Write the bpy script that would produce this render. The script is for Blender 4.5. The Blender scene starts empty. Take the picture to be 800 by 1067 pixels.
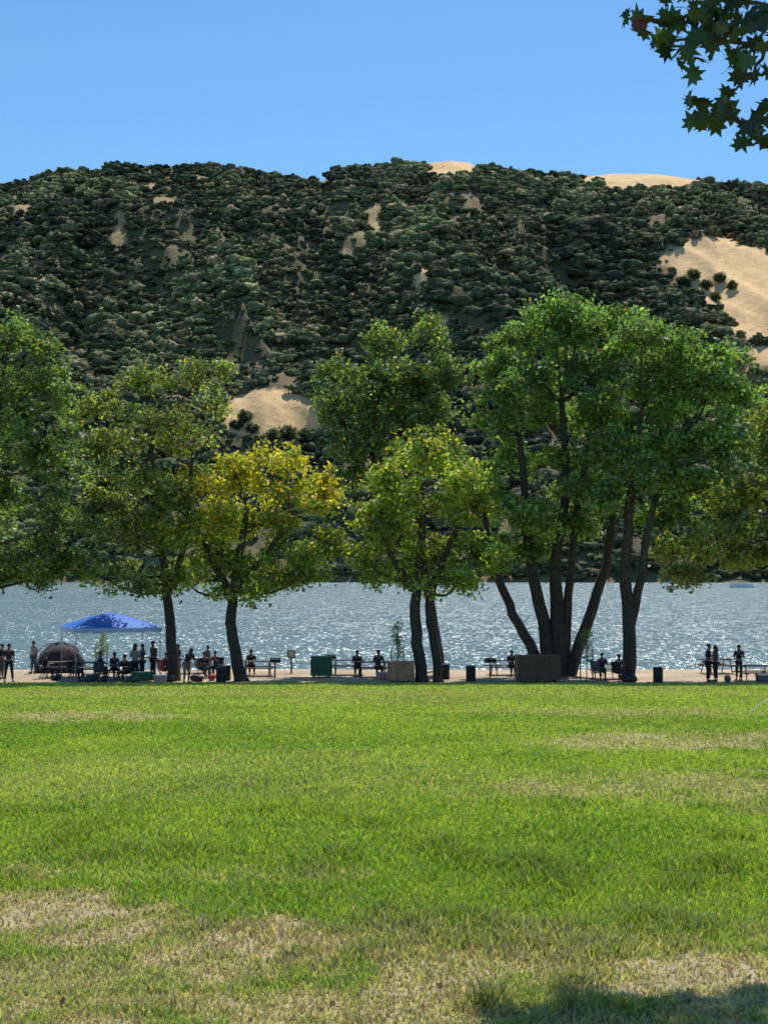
import bpy, bmesh, math, random
import numpy as np
from mathutils import Vector, Matrix
random.seed(7); rng=np.random.default_rng(11)
sc=bpy.context.scene
F=1500.0; HY=597.0
TH=math.atan((HY-533.5)/F)
CAMZ=1.6
def P(px,py,d):
    f=np.array([0,math.cos(TH),math.sin(TH)]); u=np.array([0,-math.sin(TH),math.cos(TH)])
    r=f*F+np.array([1.,0,0])*(px-400)+u*(533.5-py)
    r=r*(d/r[1]); return np.array([r[0],r[1],r[2]+CAMZ])
WZ=-4.8
SUN_EL=math.radians(64); SUN_AZ=math.radians(14)
# ---------------------------------------------------------------- noise
_tab=rng.random((256,256))
def vn(x,y,s=0):
    x=np.asarray(x,float)+s*17.3; y=np.asarray(y,float)+s*9.7
    xi=np.floor(x).astype(int); yi=np.floor(y).astype(int); fx=x-xi; fy=y-yi
    fx=fx*fx*(3-2*fx); fy=fy*fy*(3-2*fy)
    a=_tab[xi%256,yi%256]; b=_tab[(xi+1)%256,yi%256]; c=_tab[xi%256,(yi+1)%256]; d=_tab[(xi+1)%256,(yi+1)%256]
    return (a*(1-fx)+b*fx)*(1-fy)+(c*(1-fx)+d*fx)*fy
def fbm(x,y,s=0,o=4):
    t=0;a=.5;n=0
    for i in range(o):
        t=t+a*vn(np.asarray(x)*2**i,np.asarray(y)*2**i,s+i*3); n+=a; a*=.5
    return t/n
def sstep(a,b,x):
    t=np.clip((x-a)/(b-a),0,1); return t*t*(3-2*t)
# ---------------------------------------------------------------- materials
def newmat(name):
    m=bpy.data.materials.new(name); m.use_nodes=True; nt=m.node_tree; nt.nodes.clear()
    o=nt.nodes.new('ShaderNodeOutputMaterial'); return m,nt,o
def pmat(name,col,rough=.7,metal=0,var=.18,scale=6,bump=0.0,trans=0):
    m,nt,o=newmat(name); N=nt.nodes; L=nt.links
    b=N.new('ShaderNodeBsdfPrincipled'); b.inputs['Roughness'].default_value=rough; b.inputs['Metallic'].default_value=metal
    tc=N.new('ShaderNodeTexCoord'); n=N.new('ShaderNodeTexNoise'); n.inputs['Scale'].default_value=scale; n.inputs['Detail'].default_value=4
    L.new(tc.outputs['Object'],n.inputs['Vector'])
    r=N.new('ShaderNodeValToRGB'); r.color_ramp.elements[0].position=.3; r.color_ramp.elements[1].position=.7
    r.color_ramp.elements[0].color=[c*(1-var) for c in col]+[1]; r.color_ramp.elements[1].color=[min(1,c*(1+var)) for c in col]+[1]
    L.new(n.outputs['Fac'],r.inputs['Fac']); L.new(r.outputs['Color'],b.inputs['Base Color'])
    if bump:
        bp=N.new('ShaderNodeBump'); bp.inputs['Strength'].default_value=bump; bp.inputs['Distance'].default_value=.02
        L.new(n.outputs['Fac'],bp.inputs['Height']); L.new(bp.outputs['Normal'],b.inputs['Normal'])
    if trans:
        t=N.new('ShaderNodeBsdfTranslucent'); L.new(r.outputs['Color'],t.inputs['Color']); mm=N.new('ShaderNodeMixShader'); mm.inputs[0].default_value=trans
        L.new(b.outputs[0],mm.inputs[1]); L.new(t.outputs[0],mm.inputs[2]); L.new(mm.outputs[0],o.inputs[0])
    else: L.new(b.outputs[0],o.inputs[0])
    return m
def leafmat(name,trans=.4,gloss=.06,noise=0,boost=1.25,nlo=.45,nhi=1.5):
    m,nt,o=newmat(name); N=nt.nodes; L=nt.links
    a=N.new('ShaderNodeAttribute'); a.attribute_name='col'
    d=N.new('ShaderNodeBsdfDiffuse'); t=N.new('ShaderNodeBsdfTranslucent')
    src=a.outputs['Color']
    if noise:
        tc=N.new('ShaderNodeTexCoord'); n=N.new('ShaderNodeTexNoise'); n.inputs['Scale'].default_value=noise; n.inputs['Detail'].default_value=3
        L.new(tc.outputs['Object'],n.inputs['Vector'])
        mr=N.new('ShaderNodeMapRange'); mr.inputs[1].default_value=.35; mr.inputs[2].default_value=.65; mr.inputs[3].default_value=nlo; mr.inputs[4].default_value=nhi
        L.new(n.outputs['Fac'],mr.inputs[0])
        vm=N.new('ShaderNodeVectorMath'); vm.operation='SCALE'; L.new(src,vm.inputs[0]); L.new(mr.outputs[0],vm.inputs['Scale']); src=vm.outputs[0]
    L.new(src,d.inputs['Color']); sh=d.outputs[0]
    if trans:
        tv=N.new('ShaderNodeVectorMath'); tv.operation='MULTIPLY'; tv.inputs[1].default_value=(boost*1.1,boost*1.15,boost*.5)
        L.new(src,tv.inputs[0]); L.new(tv.outputs[0],t.inputs['Color'])
        mm=N.new('ShaderNodeMixShader'); mm.inputs[0].default_value=trans
        L.new(d.outputs[0],mm.inputs[1]); L.new(t.outputs[0],mm.inputs[2]); sh=mm.outputs[0]
    if gloss:
        g=N.new('ShaderNodeBsdfGlossy'); g.inputs['Roughness'].default_value=.5; g.inputs['Color'].default_value=(.8,.85,.9,1)
        mg=N.new('ShaderNodeMixShader'); mg.inputs[0].default_value=gloss
        L.new(sh,mg.inputs[1]); L.new(g.outputs[0],mg.inputs[2]); sh=mg.outputs[0]
    L.new(sh,o.inputs[0]); return m
M_leaf=leafmat('tree_leaves',.52,.045,boost=1.6)
M_grass=leafmat('grass_blades',.38,.02,boost=1.3)
M_wood=leafmat('hill_tree_foliage',0,.0,.9,nlo=.35,nhi=1.65)
M_bark=pmat('bark',(.05,.038,.029),.9,0,.45,3,.6)
# ---------------------------------------------------------------- mesh helpers
def fast_mesh(name,V,Fc,col=None,smooth=False):
    me=bpy.data.meshes.new(name); V=np.asarray(V,np.float32); Fc=np.asarray(Fc,np.int32); k=Fc.shape[1]
    me.vertices.add(len(V)); me.vertices.foreach_set('co',V.ravel())
    me.loops.add(Fc.size); me.loops.foreach_set('vertex_index',Fc.ravel())
    me.polygons.add(len(Fc)); me.polygons.foreach_set('loop_start',np.arange(0,Fc.size,k,dtype=np.int32))
    me.polygons.foreach_set('loop_total',np.full(len(Fc),k,np.int32))
    if smooth: me.polygons.foreach_set('use_smooth',np.ones(len(Fc),bool))
    me.update(calc_edges=True)
    if col is not None:
        at=me.color_attributes.new('col','FLOAT_COLOR','POINT')
        c=np.ones((len(V),4),np.float32); c[:,:3]=col; at.data.foreach_set('color',c.ravel())
    return me
def link(name,me,mat=None,parent=None,**kw):
    o=bpy.data.objects.new(name,me); sc.collection.objects.link(o)
    if mat is not None and me is not None: me.materials.append(mat)
    if parent is not None: o.parent=parent
    for k,v in kw.items(): o[k]=v
    return o
def thing(name,loc,rot=0,label='',category='',group=None):
    e=bpy.data.objects.new(name,None); sc.collection.objects.link(e); e.empty_display_size=.3
    e.location=loc; e.rotation_euler=(0,0,rot); e['label']=label; e['category']=category
    if group: e['group']=group
    return e
class MB:
    def __init__(s): s.v=[]; s.f=[]
    def add(s,v,f):
        b=len(s.v); s.v+= [tuple(map(float,p)) for p in v]; s.f+=[tuple(b+i for i in q) for q in f]; return s
    def box(s,c,sz,R=None,taper=1.0):
        hx,hy,hz=[q/2 for q in sz]; v=[]
        for z in (-1,1):
            k=taper if z>0 else 1
            for x,y in ((-1,-1),(1,-1),(1,1),(-1,1)):
                p=Vector((x*hx*k,y*hy*k,z*hz))
                if R is not None: p=R@p
                v.append(p+Vector(c))
        return s.add(v,[(3,2,1,0),(4,5,6,7),(0,1,5,4),(1,2,6,5),(2,3,7,6),(3,0,4,7)])
    def tube(s,pts,rad,n=8,caps=True):
        pts=[Vector(p) for p in pts]; v=[];f=[]
        for i,p in enumerate(pts):
            t=(pts[min(i+1,len(pts)-1)]-pts[max(i-1,0)]).normalized()
            a=Vector((1,0,0)) if abs(t.x)<.8 else Vector((0,1,0))
            x=t.cross(a).normalized(); y=t.cross(x).normalized(); r=rad[i]
            for k in range(n):
                an=2*math.pi*k/n; v.append(p+x*math.cos(an)*r+y*math.sin(an)*r)
        for i in range(len(pts)-1):
            for k in range(n):
                f.append((i*n+k,i*n+(k+1)%n,(i+1)*n+(k+1)%n,(i+1)*n+k))
        if caps: f.append(tuple(range(n))); f.append(tuple((len(pts)-1)*n+k for k in range(n))[::-1])
        return s.add(v,f)
    def ell(s,c,r,nu=12,nv=8,zmin=-1):
        v=[];f=[]
        for j in range(nv+1):
            ph=-math.pi/2+math.pi*j/nv
            for i in range(nu):
                th=2*math.pi*i/nu; z=max(math.sin(ph),zmin)
                v.append((c[0]+r[0]*math.cos(ph)*math.cos(th),c[1]+r[1]*math.cos(ph)*math.sin(th),c[2]+r[2]*z))
        for j in range(nv):
            for i in range(nu): f.append((j*nu+i,j*nu+(i+1)%nu,(j+1)*nu+(i+1)%nu,(j+1)*nu+i))
        return s.add(v,f)
    def mesh(s,name,smooth=False):
        me=bpy.data.meshes.new(name); me.from_pydata(s.v,[],s.f); me.update()
        bm=bmesh.new(); bm.from_mesh(me); bmesh.ops.recalc_face_normals(bm,faces=bm.faces); bm.to_mesh(me); bm.free()
        if smooth:
            for p in me.polygons: p.use_smooth=True
        return me
def part(mb,name,mat,parent,smooth=False,bevel=0,**kw):
    o=link(name,mb.mesh(name,smooth),mat,parent,**kw)
    if bevel:
        b=o.modifiers.new('b','BEVEL'); b.width=bevel; b.segments=2; b.limit_method='ANGLE'
    return o
def smoothpath(pts,rad,sub=4,jit=0):
    pts=[np.array(p,float) for p in pts]; out=[];ro=[]
    n=len(pts)
    for i in range(n-1):
        p0=pts[max(i-1,0)];p1=pts[i];p2=pts[i+1];p3=pts[min(i+2,n-1)]
        for k in range(sub):
            t=k/sub
            q=.5*((2*p1)+(-p0+p2)*t+(2*p0-5*p1+4*p2-p3)*t*t+(-p0+3*p1-3*p2+p3)*t**3)
            if jit and (i or k): q=q+rng.normal(0,jit,3)*[1,1,.4]
            out.append(q); ro.append(rad[i]*(1-t)+rad[i+1]*t)
    out.append(pts[-1]); ro.append(rad[-1]); return out,ro
# ---------------------------------------------------------------- camera / world / sun
cam=bpy.data.cameras.new('camera'); co=bpy.data.objects.new('camera',cam); sc.collection.objects.link(co)
co.location=(0,0,CAMZ); co.rotation_euler=(math.pi/2+TH,0,0)
cam.sensor_fit='VERTICAL'; cam.sensor_height=36; cam.lens=F/1067*36; cam.clip_end=9000; cam.clip_start=.1
sc.camera=co
w=bpy.data.worlds.new('World'); sc.world=w; w.use_nodes=True; nt=w.node_tree; nt.nodes.clear()
sky=nt.nodes.new('ShaderNodeTexSky'); sky.sky_type='NISHITA'; sky.sun_disc=False; sky.sun_elevation=SUN_EL; sky.sun_rotation=SUN_AZ
sky.altitude=300; sky.air_density=1.0; sky.dust_density=.3; sky.ozone_density=2.0
tint=nt.nodes.new('ShaderNodeVectorMath'); tint.operation='MULTIPLY'; tint.inputs[1].default_value=(.66,.98,1.15)
bg=nt.nodes.new('ShaderNodeBackground'); bg.inputs['Strength'].default_value=.132; wo=nt.nodes.new('ShaderNodeOutputWorld')
nt.links.new(sky.outputs[0],tint.inputs[0]); nt.links.new(tint.outputs[0],bg.inputs[0]); nt.links.new(bg.outputs[0],wo.inputs[0])
sl=bpy.data.lights.new('sun','SUN'); sl.energy=5.0; sl.angle=math.radians(.5); sl.color=(1,.95,.86)
so=bpy.data.objects.new('sun',sl); sc.collection.objects.link(so)
sd=Vector((math.sin(SUN_AZ)*math.cos(SUN_EL),math.cos(SUN_AZ)*math.cos(SUN_EL),math.sin(SUN_EL)))
so.rotation_euler=sd.to_track_quat('Z','Y').to_euler(); so.location=(0,0,50)
sc.view_settings.view_transform='Standard'; sc.view_settings.look='None'; sc.view_settings.exposure=0

# ---------------------------------------------------------------- ground
def pxy(x,d,z):
    px=400+F*x/d; py=HY-F*(z-CAMZ)/d; return px,py
def gzv(d):
    return np.where(d<70,-.0535*d,np.where(d<80,-3.745,-3.745-(d-80)*.26))
dry_list=[(50,948,120,20,.85),(120,968,80,18,.75),(255,985,90,22,.85),(40,1012,90,16,.5),(700,772,130,9,.6),(90,746,110,5,.6),(720,820,200,15,.48),(560,825,80,8,.3),
 (790,842,60,10,.4),(640,742,140,4,.4),(300,722,300,3,.3),(720,1018,130,18,.8),(520,1003,90,14,.6),(330,1045,130,14,.65),(250,910,120,8,.25),(30,905,70,10,.35),(420,975,70,10,.45),(620,985,80,8,.35),(450,1055,120,10,.65),(180,1040,90,10,.6)]
def dryness(x,d):
    dd=np.maximum(d,2.0); z=gzv(dd); px,py=pxy(x,dd,z)
    n=fbm(x*.8,d*.5,5,4); n2=fbm(x*3,d*2.2,9,3); n3=fbm(x*9,d*6,19,2)
    v=np.zeros_like(x)
    for cx,cy,rx,ry,s in dry_list:
        q=((px-cx)/rx)**2+((py-cy)/ry)**2+(n2-.5)*3.4+(n-.5)*1.8+(n3-.5)*1.8
        v=np.maximum(v,s*sstep(2.1,-.1,q))
    base=.3*sstep(.46,.70,n)*sstep(10.5,8.0,d)+.66*sstep(.42,.68,n2)*sstep(9.2,6.8,d)
    base=base+.15*sstep(.48,.7,fbm(x*.15,d*.12,31,3))
    return np.clip(np.maximum(v,base),0,1)
def grasscol(x,d):
    dr=dryness(x,d)[:,None]; n=fbm(x*.35,d*.22,2,4)[:,None]; far=sstep(22,62,d)[:,None]; near=sstep(9.5,6.5,d)[:,None]
    n=sstep(.3,.7,n)
    g=np.array([.255,.365,.046])*(1-n)+np.array([.385,.48,.075])*n
    g=g*(1-far*.75)+np.array([.42,.48,.11])*far*.75
    g=g*(1-near*.55)+np.array([.37,.41,.15])*near*.55
    dry=np.array([.53,.43,.26])
    return g*(1-dr)+dry*dr, dr[:,0]
rows=np.concatenate([np.linspace(-20,2,8),np.geomspace(3,70,230),np.linspace(70.3,80,14),np.linspace(81,130,12)])
s=np.linspace(-1,1,361); A=(np.abs(s)**1.8)*np.sign(s)*3.0
D,AA=np.meshgrid(rows,A,indexing='ij'); X=AA*(np.maximum(D,0)+14)
Xf=X.ravel(); Df=D.ravel()
Z=gzv(Df)+np.where(Df<70,(fbm(Xf*.12,Df*.12,4,3)-.5)*.10+(fbm(Xf*1.3,Df*1.3,6,2)-.5)*.03,0)+(fbm(Xf*.08,Df*.2,8,2)-.5)*.3*sstep(78,84,Df)
gc,dr=grasscol(Xf,Df)
soil=np.array([.37,.285,.195]); gcol=gc*.72*(1-.6*dr[:,None])+soil*.6*dr[:,None]
dn=fbm(Xf*.25,Df*.8,12,3)
dirt=np.array([.46,.35,.24])*(.55+.8*dn[:,None])
k=sstep(69.3,71.0,Df+(fbm(Xf*.5,Df,14,3)-.5)*3)[:,None]
gcol=gcol*(1-k)+dirt*k
wet=sstep(83.2,84.5,Df)[:,None]; gcol=gcol*(1-wet)+np.array([.12,.10,.07])*wet
nr,nc=len(rows),len(A)
idx=np.arange(nr*nc).reshape(nr,nc)
Fq=np.stack([idx[:-1,:-1],idx[:-1,1:],idx[1:,1:],idx[1:,:-1]],-1).reshape(-1,4)
def attr_noise_mat(name,scale,lo,hi,bump,dist):
    m,nt,o=newmat(name); N=nt.nodes; L=nt.links
    a=N.new('ShaderNodeAttribute'); a.attribute_name='col'; tc=N.new('ShaderNodeTexCoord')
    n1=N.new('ShaderNodeTexNoise'); n1.inputs['Scale'].default_value=scale; n1.inputs['Detail'].default_value=8; n1.inputs['Roughness'].default_value=.7
    L.new(tc.outputs['Object'],n1.inputs['Vector'])
    mr=N.new('ShaderNodeMapRange'); mr.inputs[1].default_value=.3; mr.inputs[2].default_value=.7; mr.inputs[3].default_value=lo; mr.inputs[4].default_value=hi
    L.new(n1.outputs['Fac'],mr.inputs[0]); vm=N.new('ShaderNodeVectorMath'); vm.operation='SCALE'; L.new(a.outputs['Color'],vm.inputs[0]); L.new(mr.outputs[0],vm.inputs['Scale'])
    b=N.new('ShaderNodeBsdfPrincipled'); b.inputs['Roughness'].default_value=.95; b.inputs['Specular IOR Level'].default_value=.1
    bp=N.new('ShaderNodeBump'); bp.inputs['Strength'].default_value=bump; bp.inputs['Distance'].default_value=dist; L.new(n1.outputs['Fac'],bp.inputs['Height'])
    L.new(bp.outputs[0],b.inputs['Normal']); L.new(vm.outputs[0],b.inputs['Base Color']); L.new(b.outputs[0],o.inputs[0]); return m
link('ground',fast_mesh('ground',np.stack([Xf,Df,Z],1),Fq,gcol,True),attr_noise_mat('ground_cover',9,.55,1.4,.6,.04),kind='structure',label='sloping lawn meeting a dirt strip along the lake shore',category='ground')
def groundz(x,d):
    x=np.asarray(x,float); d=np.asarray(d,float)
    return gzv(d)+np.where(d<70,(fbm(x*.12,d*.12,4,3)-.5)*.10+(fbm(x*1.3,d*1.3,6,2)-.5)*.03,0)

# grass blades
Nb=560000
d=np.exp(rng.uniform(math.log(4.6),math.log(69.5),Nb)); x=rng.uniform(-.35,.35,Nb)*(d+1)
gcx,drx=grasscol(x,d)
keep=rng.random(Nb)>drx*.76; d=d[keep];x=x[keep];gcx=gcx[keep];drx=drx[keep]; n=len(d)
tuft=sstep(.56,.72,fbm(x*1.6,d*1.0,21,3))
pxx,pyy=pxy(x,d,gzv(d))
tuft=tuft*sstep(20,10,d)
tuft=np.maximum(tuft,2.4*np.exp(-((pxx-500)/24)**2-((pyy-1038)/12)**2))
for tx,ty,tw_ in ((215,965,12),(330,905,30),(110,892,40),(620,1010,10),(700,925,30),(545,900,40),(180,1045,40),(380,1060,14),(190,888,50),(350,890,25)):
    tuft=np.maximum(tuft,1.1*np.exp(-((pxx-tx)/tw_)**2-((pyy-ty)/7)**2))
hgt=(.032+.036*rng.random(n))*(1+1.1*tuft)*(1-.6*drx)*(1+d*.006)*(1-.2*sstep(9,6,d))
wid=(.0022+.0016*rng.random(n))*(1+d*.16)
ang=rng.uniform(0,2*math.pi,n); lean=rng.uniform(.1,.9,n)*hgt; la=rng.uniform(0,2*math.pi,n)
zb=groundz(x,d)-.004
dx=np.cos(ang)*wid;dy=np.sin(ang)*wid; lx=np.cos(la)*lean; ly=np.sin(la)*lean
b0=np.stack([x-dx,d-dy,zb],1); b1=np.stack([x+dx,d+dy,zb],1)
m0=np.stack([x-dx*.8+lx*.35,d-dy*.8+ly*.35,zb+hgt*.6],1); m1=np.stack([x+dx*.8+lx*.35,d+dy*.8+ly*.35,zb+hgt*.6],1)
tp=np.stack([x+lx,d+ly,zb+hgt*.95],1)
V=np.stack([b0,b1,m1,m0,tp],1).reshape(-1,3)
bi=np.arange(n)[:,None]*5
T=np.concatenate([bi+[0,1,2],bi+[0,2,3],bi+[3,2,4]],0)
bc=gcx*(.6+.8*rng.random((n,1)))
straw=rng.random(n)<(.06+.6*drx); bc[straw]=np.array([.58,.48,.29])*(.55+.6*rng.random((straw.sum(),1)))
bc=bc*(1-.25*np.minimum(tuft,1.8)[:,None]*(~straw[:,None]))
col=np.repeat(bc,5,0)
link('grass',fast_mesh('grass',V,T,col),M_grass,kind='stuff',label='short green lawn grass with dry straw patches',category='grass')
# leaf litter
n=1100; d=rng.uniform(5.2,9.8,n); x=rng.uniform(-.34,.34,n)*(d+.5)
z=groundz(x,d)+.025; sz=rng.uniform(.008,.028,n)
q=rng.normal(0,1,(n,3)); q[:,2]=np.abs(q[:,2])+1.5; q/=np.linalg.norm(q,axis=1)[:,None]
t1=np.cross(q,rng.normal(0,1,(n,3))); t1/=np.linalg.norm(t1,axis=1)[:,None]; t2=np.cross(q,t1)
c=np.stack([x,d,z],1)
V=np.stack([c-t1*sz[:,None],c+t2*sz[:,None]*.6+q*.006,c+t1*sz[:,None],c-t2*sz[:,None]*.6+q*.006],1).reshape(-1,3)
lc=np.array([.22,.13,.07])*(.4+1.1*rng.random((n,1)))
link('fallen_leaves',fast_mesh('fallen_leaves',V,np.arange(n*4).reshape(-1,4),np.repeat(lc,4,0)),M_grass,kind='stuff',label='dry brown leaves scattered over thin grass',category='leaves')

# ---------------------------------------------------------------- water
m,nt,o=newmat('lake_water'); N=nt.nodes; L=nt.links
tc=N.new('ShaderNodeTexCoord')
def nz(scale,det,rough,sx=1,sy=1):
    mp=N.new('ShaderNodeMapping'); mp.inputs['Scale'].default_value=(sx,sy,1); L.new(tc.outputs['Object'],mp.inputs[0])
    t=N.new('ShaderNodeTexNoise'); t.inputs['Scale'].default_value=scale; t.inputs['Detail'].default_value=det; t.inputs['Roughness'].default_value=rough
    L.new(mp.outputs[0],t.inputs['Vector']); return t
def vmath(op,a,b):
    v=N.new('ShaderNodeVectorMath'); v.operation=op
    for i,q in enumerate((a,b)):
        if q is None: continue
        if isinstance(q,tuple): v.inputs[i].default_value=q
        else: L.new(q,v.inputs[i])
    return v.outputs[0]
A1=nz(2.7,2,.6,1,.42); B1=nz(.3,2,.6,1,.45)
va=vmath('MULTIPLY',vmath('SUBTRACT',A1.outputs['Color'],(.5,.5,.5)),(2.5,3.9,0))
vb=vmath('MULTIPLY',vmath('SUBTRACT',B1.outputs['Color'],(.5,.5,.5)),(.7,1.0,0))
gust=nz(.012,3,.5,1,.4)
gr=N.new('ShaderNodeMapRange'); gr.inputs[1].default_value=.35; gr.inputs[2].default_value=.65; gr.inputs[3].default_value=.85; gr.inputs[4].default_value=1.2; L.new(gust.outputs['Fac'],gr.inputs[0])
sv=N.new('ShaderNodeVectorMath'); sv.operation='SCALE'; L.new(vmath('ADD',va,vb),sv.inputs[0]); L.new(gr.outputs[0],sv.inputs['Scale'])
nn=vmath('NORMALIZE',vmath('ADD',sv.outputs[0],(0,-.12,1)),None)
b=N.new('ShaderNodeBsdfPrincipled'); b.inputs['Base Color'].default_value=(.165,.245,.25,1); b.inputs['Roughness'].default_value=.19; b.inputs['IOR'].default_value=1.33
L.new(nn,b.inputs['Normal']); L.new(b.outputs[0],o.inputs[0])
me=bpy.data.meshes.new('lake'); me.from_pydata([(-2500,78,WZ),(2500,78,WZ),(2500,1500,WZ),(-2500,1500,WZ)],[],[(0,1,2,3)]); me.update()
link('lake_water',me,m,kind='structure',label='rippled lake water glittering in the sun',category='water')

# ---------------------------------------------------------------- hills
rx=np.array([-500,-200,0,40,80,120,160,220,270,310,330,350,400,440,450,470,490,500,550,600,612,640,680,700,738,750,800,950,1300])
ry=np.array([250,200,191,184,176,168,170,170,179,188,190,173,171,170,165,163,165,171,179,184,180,177,177,179,185,193,192,205,260])
YR=1900.
def hill_h(X,Y):
    px=400+F*X/Y
    ysh=965+60*(fbm(X*.004,X*0+3,40,3)-.5)
    t=(Y-ysh)/(YR-ysh)
    Hr=CAMZ+(HY-np.interp(px,rx,ry))/F*YR
    tt=np.clip(t,0,1)
    prof=.78*tt+.22*np.sin(tt*math.pi/2)
    prof=np.where(t>1,1-.9*(t-1)**1.0*1.1-.02*np.minimum((t-1)*20,1),prof)
    h=WZ-1+(Hr-WZ+1)*prof
    env=np.sin(np.clip(t,0,1)*math.pi)**.8*(1-tt*.35)
    calm=1-.72*np.exp(-((X-370)/110)**2-((Y-1480)/230)**2)
    wx=X+110*(fbm(X*.005,Y*.005,50,3)-.5)+ (Y-1400)*.22
    r1=1-np.abs(2*fbm(wx*.0062,Y*.0018,51,3)-1)*2.4
    r2=1-np.abs(2*fbm(wx*.018,Y*.006,55,3)-1)*2.2
    h=h+env*(calm*(70*(r1-.55)+22*(r2-.4))+18*calm*(fbm(X*.03,Y*.03,56,4)-.5))
    h=np.where(t<0,WZ-1+ (t*200),h)
    return h
patches=[(282,432,60,27,1),(775,290,62,40,1),(745,268,54,24,1),(795,325,50,30,1),(470,168,34,15,1),(678,180,80,17,1),(437,278,9,20,.8),(390,228,8,22,.5),(360,264,12,8,.35),(122,240,7,24,.45),(160,206,26,4,.5),
 (148,190,16,4,.5),(62,320,14,4,.4),(235,300,5,9,.2),(24,214,34,4,.35),(232,240,8,22,.15),(455,335,10,12,.7),(350,398,22,4,.8),(337,186,7,6,.6),(392,200,6,5,.5),(300,262,5,14,.12),(560,212,9,5,.2),(178,262,6,12,.1),(205,182,16,3,.4),(790,372,20,12,1),(95,385,14,3,.3),(410,310,5,5,.4),(30,300,14,3,.3),(520,300,5,6,.2),
 (265,215,18,10,.08),(340,225,10,14,.12),(200,235,9,14,.08),(375,245,16,10,.18),(50,250,16,5,.12),(480,240,5,9,.1),(90,225,8,10,.15),(250,260,6,14,.12)]
def bare(X,Y,h):
    px,py=pxy(X,Y,h); v=np.zeros_like(px); g=np.zeros_like(px)
    n=(fbm(px*.045,py*.06,60,3)-.5)*.9+(fbm(px*.16,py*.2,61,2)-.5)*1.1
    for cx,cy,a_,b_,gg in patches:
        q=((px-cx)/a_)**2+((py-cy)/b_)**2+n*(.4 if a_>30 else 1.3)
        u=sstep(1.1,.75,q); v=np.maximum(v,u*(1 if gg>.3 else .6)); g=np.maximum(g,u*gg)
    return v,g
Yr=np.concatenate([np.linspace(925,1930,330),np.linspace(1940,2500,20)]); Ar=np.linspace(-.62,.62,560)
YY,AA=np.meshgrid(Yr,Ar,indexing='ij'); XX=(AA*YY).ravel(); YY=YY.ravel(); HH=hill_h(XX,YY)
bv,gv=bare(XX,YY,HH); gn=fbm(XX*.02,YY*.02,66,4)[:,None]; gn2=fbm(XX*.006,YY*.006,67,3)[:,None]
gold=np.array([.70,.47,.24])*(.78+.44*gn); brown=np.array([.13,.115,.06])*(.6+.8*gn); 
w2=sstep(.45,.65,gn2); brown=brown*(1-w2)+np.array([.25,.175,.10])*w2
gv=gv[:,None]; hc=gold*gv+brown*(1-gv)
nr,nc=len(Yr),len(Ar); idx=np.arange(nr*nc).reshape(nr,nc)
Fq=np.stack([idx[:-1,:-1],idx[:-1,1:],idx[1:,1:],idx[1:,:-1]],-1).reshape(-1,4)
link('hills',fast_mesh('hills',np.stack([XX,YY,HH],1),Fq,hc,True),attr_noise_mat('hill_soil_grass',.15,.75,1.22,.6,2.0),kind='structure',label='golden dry-grass mountain above the lake',category='hill')
# woodland on hills
sp=6.4
gy=np.arange(968,1935,sp); pts=[]
for y in gy:
    xs=np.arange(-.33*y,.33*y,sp); pts.append(np.stack([xs+rng.uniform(-sp*.8,sp*.8,len(xs)),np.full(len(xs),y)+rng.uniform(-sp*.8,sp*.8,len(xs))],1))
pts=np.concatenate(pts); X_,Y_=pts[:,0],pts[:,1]; H_=hill_h(X_,Y_); B_,_g=bare(X_,Y_,H_)
dens=fbm(X_*.024,Y_*.013,70,4); pr=np.where(dens>.40,.99,.99-(.40-dens)*6)
pr=np.clip(pr,.4,1)*(1-B_)
kp=(rng.random(len(X_))<pr)&(H_>WZ+.8)
X_,Y_,H_=X_[kp],Y_[kp],H_[kp]; n=len(X_)
bm=bmesh.new(); bmesh.ops.create_icosphere(bm,subdivisions=1,radius=1); bm.verts.ensure_lookup_table(); bm.verts.index_update(); iv0=np.array([v.co[:] for v in bm.verts]); it0=np.array([[v.index for v in f.verts] for f in bm.faces]); bm.free()
bm=bmesh.new(); bmesh.ops.create_icosphere(bm,subdivisions=2,radius=1); bm.verts.ensure_lookup_table(); bm.verts.index_update(); iv=np.array([v.co[:] for v in bm.verts]); it=np.array([[v.index for v in f.verts] for f in bm.faces]); bm.free()
if len(iv0)==42: iv,it=iv0,it0
Vs=[];Ts=[];Cs=[];off=0
patch=sstep(.35,.65,fbm(X_*.012,Y_*.012,71,3))
R=(2.0+4.8*rng.random(n)**2.4)*(.82+.55*patch)
cmix=rng.random((n,1)); c2=sstep(.35,.65,fbm(X_*.009,Y_*.009,72,3))[:,None]; c3=sstep(.38,.62,fbm(X_*.03,Y_*.02,75,3))[:,None]
tcol=(np.array([.075,.096,.034])*(1-cmix)+np.array([.160,.168,.062])*cmix)*(.6+.6*c2)*(.75+.45*c3)
ol=rng.random(n)<.16; tcol[ol]=np.array([.24,.20,.10])*(.6+.6*c2[ol])
dk=rng.random(n)<.22; tcol[dk]*=.5
tcol+=np.array([.018,.022,.026])  # aerial haze put into the tree colours as a blue-grey lift
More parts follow.
